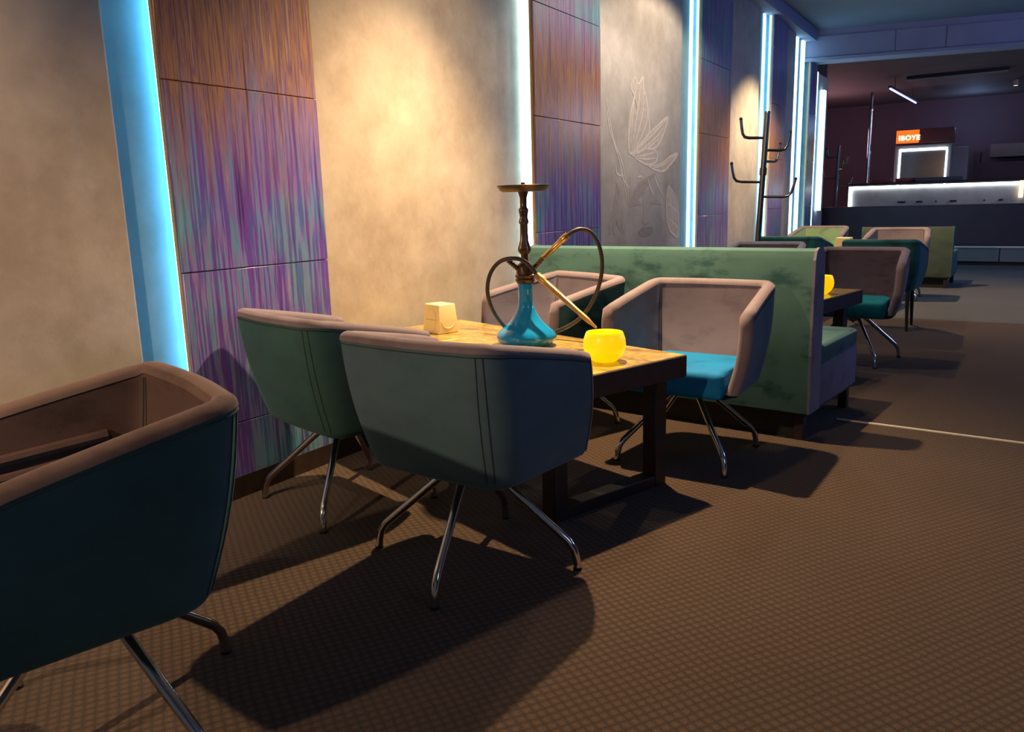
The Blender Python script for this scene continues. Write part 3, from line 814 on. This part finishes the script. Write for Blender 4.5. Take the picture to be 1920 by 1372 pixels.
# ------------------------------------------------------------------ napkin boxes
def napkin_box(label, x, y, z, deg, k=1.0):
    t = thing('napkin_dispenser', label, 'napkin box', (x, y, z), math.radians(deg), 'cream napkin boxes')
    w, d, h, tp = 0.066 * k, 0.058 * k, 0.135 * k, 0.80
    bm = bmesh.new()
    lo = [bm.verts.new(p) for p in ((-w, -d, 0), (w, -d, 0), (w, d, 0), (-w, d, 0))]
    hi = [bm.verts.new((p[0] * (tp + 0.06), p[1] * tp, h)) for p in ((-w, -d), (w, -d), (w, d), (-w, d))]
    bm.faces.new(lo[::-1]); bm.faces.new(hi)
    for i in range(4): bm.faces.new((lo[i], lo[(i + 1) % 4], hi[(i + 1) % 4], hi[i]))
    bmesh.ops.bevel(bm, geom=bm.edges[:], offset=0.006 * k, segments=3, affect='EDGES', profile=0.5)
    mesh_obj('body', bm, M['cream'], t)
    sl = math.atan2(d * (1 - tp), h); f = bmesh.new()
    # oval face plate on the front, its split line and the curved relief on the side
    n = 28
    def fp(a, r): 
        zz = 0.062 * k + r * 0.052 * k * math.sin(a); return Vector((r * 0.040 * k * math.cos(a), -d + (zz / h) * d * (1 - tp) - 0.0012, zz))
    rows = [[fp(2 * PI * j / n, r) + Vector((0, dy, 0)) for j in range(n)] for r, dy in ((1.0, 0.004), (1.0, -0.001), (0.94, -0.001), (0.92, 0.0008), (0.02, 0.0008))]
    vs = bm_grid(f, rows, close_u=True); f.faces.new(vs[-1])
    fpz = mesh_obj('face_plate', f, M['cream'], t)
    box_obj('slot', (-0.036 * k, -d + 0.004 * k, 0.0625 * k), (0.036 * k, -d + 0.010 * k, 0.0655 * k), M['cream_dark'], fpz)
    g = bmesh.new(); arc = []
    for j in range(15):
        a = PI + PI * j / 14; zz = 0.058 * k + 0.034 * k * math.sin(a); arc.append((w - (zz / h) * w * (0.94 - tp) + 0.0006, 0.036 * k * math.cos(a), zz))
    bm_tube(g, arc, 0.0022 * k, 6); mesh_obj('side_relief', g, M['cream'], t)
    return t


napkin_box('cream plastic napkin box on the hookah table beside the plaster wall', -2.225, 2.925, 0.53, -70 + 52)
napkin_box('cream napkin box glowing among the far armchairs, before the sage green one', -1.43, 8.75, 0.53, -6, 1.2)


# ------------------------------------------------------------------ coat stands
def coat_stand(label, loc, H, lean, spin):
    t = thing('coat_stand', label, 'coat stand', loc, 0, 'metal coat stands')
    t.rotation_euler = (0, math.radians(lean), 0)
    R_ = Matrix.Rotation(math.radians(spin), 3, 'Z')
    tube_obj('post', [(0, 0, 0.02), (0, 0, H * 0.72), (0, 0, H)], [0.024, 0.024, 0.024], M['steel_dark'], t, 14)
    lathe_obj('collar', [(0.0, H * 0.72), (0.030, H * 0.72), (0.030, H * 0.755), (0.0, H * 0.755)], M['steel_dark'], t, 16)
    lathe_obj('post_cap', [(0.0, H), (0.025, H), (0.022, H + 0.012), (0.0, H + 0.016)], M['steel_dark'], t, 16)
    lathe_obj('base_disc', [(0.0, 0), (0.17, 0), (0.175, 0.008), (0.12, 0.020), (0.0, 0.026)], M['steel_dark'], t, 36)
    for a, z in ((180, H - 0.20), (150, H - 0.20), (10, H - 0.30), (40, H - 0.39), (182, H - 0.56), (-6, H - 0.68)):
        a = math.radians(a); L = 0.25 if z < H - 0.45 else 0.20
        pts = [R_ @ Vector((r * math.cos(a), r * math.sin(a), z + dz)) for r, dz in ((0.0, 0), (L * 0.7, 0.0), (L * 0.88, 0.008), (L * 0.97, 0.035), (L * 1.03, 0.09), (L * 1.08, 0.15))]
        h = tube_obj('hook', pts, 0.0115, M['steel_dark'], t, 10)
        bm = bmesh.new(); bmesh.ops.create_uvsphere(bm, u_segments=10, v_segments=8, radius=0.0135)
        mesh_obj('hook_tip', bm, M['rubber'], h, loc=pts[-1])
    return t


coat_stand('dark metal coat stand with upturned hooks before the fourth plaster panel', (-1.86, 6.93, 0), 1.80, 2.4, 30)
coat_stand('slim coat stand far off in the dark by the bar', (-2.70, 15.25, 0), 1.98, 1.0, 38)

# ------------------------------------------------------------------ far end: bench, bar, cabinet, pole
bench = thing('long_bench', 'long navy upholstered bench running below the bar on a pale panelled base', 'bench', (-2.76, 14.35, 0), math.radians(-3))
box_obj('bench_back', (0, 0, 0.30), (9.0, 0.5, 0.93), M['navy'], bench, 0.03, 3)
px = [0.0, 1.3, 2.66, 4.0, 5.4, 6.8, 9.0]
for a, b in zip(px[:-1], px[1:]):
    box_obj('base_panel', (a + 0.006, 0.03, 0.06), (b - 0.006, 0.45, 0.27), M['grey_panel'], bench, 0.004, 1)
box_obj('base_lip', (0, 0.0, 0.27), (9.0, 0.47, 0.30), M['steel_trim'], bench, 0.004, 1)
box_obj('base_plinth', (0.02, 0.08, 0.0), (9.0, 0.44, 0.06), M['black'], bench)

bar = thing('bar_counter', 'pale bar counter edged with a bright light strip behind the navy bench', 'bar counter', (-2.75, 17.0, 0))
box_obj('counter_body', (0.02, 0.02, 0.0), (6.0, 0.62, 1.28), M['bar_front'], bar)
box_obj('counter_top', (-0.04, -0.06, 1.30), (6.05, 0.75, 1.345), M['frame'], bar, 0.006, 1)
box_obj('light_strip', (0.0, -0.012, 1.245), (2.82, 0.02, 1.285), M['led_bar'], bar, 0.004, 1)
box_obj('light_strip', (0.0, -0.012, 0.0), (0.045, 0.02, 1.245), M['led_bar'], bar, 0.004, 1)
lp = box_obj('end_lamp', (2.83, -0.05, 1.0), (2.90, 0.0, 1.34), M['led_warm'], bar, 0.01, 2)
for x0, x1 in ((0.88, 1.02), (1.20, 1.31), (1.52, 1.545), (1.76, 1.87), (2.30, 2.325), (2.54, 2.60)):
    box_obj('pull_handle', (x0, -0.015, 0.955), (x1, 0.02, 0.985), M['black'], bar, 0.003, 1)

tag(box_obj('flat_box', (-0.16, -0.14, 0), (0.16, 0.14, 0.06), M['red_box'], None, 0.008, 2, (-2.21, 17.35, 1.345)), 'long flat red box lying on the bar counter below the sign', 'box', 'boxes on the bar')
tag(box_obj('flat_box', (-0.17, -0.12, 0), (0.17, 0.12, 0.075), M['red_box'], None, 0.008, 2, (-1.80, 17.4, 1.345), 0.15), 'short red box on the bar counter beside the blue tray', 'box', 'boxes on the bar')
tray = thing('serving_tray', 'dark blue tray lying on the bar counter before the lit cabinet', 'tray', (-1.22, 17.38, 1.345))
box_obj('tray_floor', (-0.36, -0.18, 0), (0.36, 0.18, 0.012), M['blue_tray'], tray, 0.004, 1)
bm = bmesh.new()
for lo, hi in (((-0.38, -0.2, 0), (0.38, -0.18, 0.07)), ((-0.38, 0.18, 0), (0.38, 0.2, 0.07)), ((-0.38, -0.18, 0), (-0.36, 0.18, 0.07)), ((0.36, -0.18, 0), (0.38, 0.18, 0.07))): bm_box(bm, lo, hi, 0.004, 1)
mesh_obj('tray_edge', bm, M['blue_tray'], tray)

pole = thing('chrome_pole', 'tall chrome pole rising from the bar counter to near the ceiling', 'pole', (-2.47, 17.3, 1.345))
tube_obj('tube', [(0, 0, 0), (0, 0, 1.38)], 0.030, M['chrome'], pole, 14)
lathe_obj('collar', [(0.0, 1.37), (0.04, 1.37), (0.042, 1.385), (0.04, 1.42), (0.0, 1.42)], M['chrome'], pole, 16)
tube_obj('upper_tube', [(0, 0, 1.42), (0, 0, 1.72)], 0.024, M['steel_dark'], pole, 12)

fr = thing('display_fridge', 'grey display fridge with white lit frame and orange lit sign behind the bar', 'fridge', (-2.2, 19.0, 0))
box_obj('cabinet', (0.0, 0.06, 0.0), (1.36, 0.75, 2.04), M['grey_metal'], fr, 0.01, 2)
box_obj('door_frame', (0.0, 0.0, 0.3), (1.06, 0.06, 2.12), M['grey_metal'], fr, 0.008, 1)
dg = box_obj('door_glass', (0.13, -0.008, 0.4), (0.95, 0.004, 1.98), M['fridge_glass'], fr)
box_obj('light_tube', (0.08, -0.03, 2.0), (0.98, 0.004, 2.045), M['led_bar'], fr, 0.006, 2)
box_obj('light_tube', (0.08, -0.025, 0.4), (0.115, 0.004, 1.99), M['led_bar'], fr, 0.006, 2)
box_obj('light_tube', (0.955, -0.025, 0.4), (0.985, 0.004, 1.99), M['led_bar'], fr, 0.006, 2)
sb = box_obj('sign_box', (0.0, -0.02, 2.15), (1.08, 0.4, 2.44), M['sign_box'], fr, 0.01, 2)
box_obj('lit_face', (0.01, -0.03, 2.165), (0.44, -0.015, 2.425), M['sign'], sb, 0.004, 1)
fc = bpy.data.curves.new('sign_text', 'FONT'); fc.body = 'IBOYE'; fc.size = 0.135; fc.extrude = 0.004; fc.offset = 0.004; fc.space_character = 1.12
fo = bpy.data.objects.new('sign_letters_source', fc); COL.objects.link(fo)
dgp = bpy.context.evaluated_depsgraph_get(); tm = bpy.data.meshes.new_from_object(fo.evaluated_get(dgp)); bpy.data.objects.remove(fo, do_unlink=True)
tm.materials.clear(); tm.materials.append(M['sign_core'])
so = bpy.data.objects.new('sign_lettering', tm); COL.objects.link(so); so.parent = sb; so.location = (0.055, -0.036, 2.225); so.rotation_euler = (PI / 2, 0, 0)

# dark shelving right of the fridge
sh = thing('back_shelf', 'low dark back counter with a pale top shelf right of the lit fridge', 'shelf', (-0.8, 20.6, 0))
box_obj('shelf_body', (0.0, 0.0, 0.0), (5.0, 0.7, 1.75), M['bar_wall'], sh)
box_obj('pale_shelf', (0.3, -0.15, 1.85), (5.0, 0.7, 2.12), M['grey_panel'], sh, 0.01, 2)
box_obj('shelf_post', (0.0, -0.02, 0.0), (0.12, 0.7, 1.98), M['bar_wall'], sh)

# ceiling fittings over the bar
lf = thing('ceiling_tube_light', 'slim violet blue light tube hanging slantwise under the bar ceiling', 'ceiling light', (-1.93, 17.9, 3.0))
lf.rotation_euler.z = math.radians(-3)
tube_obj('tube', [(-0.05, -1.45, 0), (-0.05, 1.45, 0)], 0.016, M['led_violet'], lf, 10)
box_obj('housing', (-0.08, -1.48, 0.018), (-0.02, 1.48, 0.05), M['black'], lf, 0.005, 1)
for y in (-1.0, 1.0): tube_obj('hanger', [(-0.05, y, 0.05), (-0.05, y, 0.25)], 0.006, M['black'], lf, 6)
vt = thing('ceiling_vent', 'long slatted pale vent running under the bar ceiling', 'vent', (-1.86, 17.1, 3.2))
box_obj('vent_frame', (0, -0.12, 0.0), (1.62, 0.12, 0.05), M['black'], vt, 0.004, 1)
for y in (-0.09, -0.03, 0.05): box_obj('slat', (0.01, y - 0.014, -0.012), (1.61, y + 0.014, 0.0), M['grey_panel'], vt, 0.003, 1)
tk = thing('track_spotlight', 'small pale ceiling spotlight near the right edge over the bar', 'ceiling light', (-0.13, 18.8, 3.12))
lathe_obj('can', [(0.0, 0.0), (0.04, 0.0), (0.045, 0.02), (0.045, 0.10), (0.0, 0.13)], M['grey_panel'], tk, 18)
lathe_obj('lens', [(0.0, -0.004), (0.036, -0.004), (0.036, 0.0), (0.0, 0.0)], M['led_warm'], tk, 18)
bpy.context.view_layer.update()
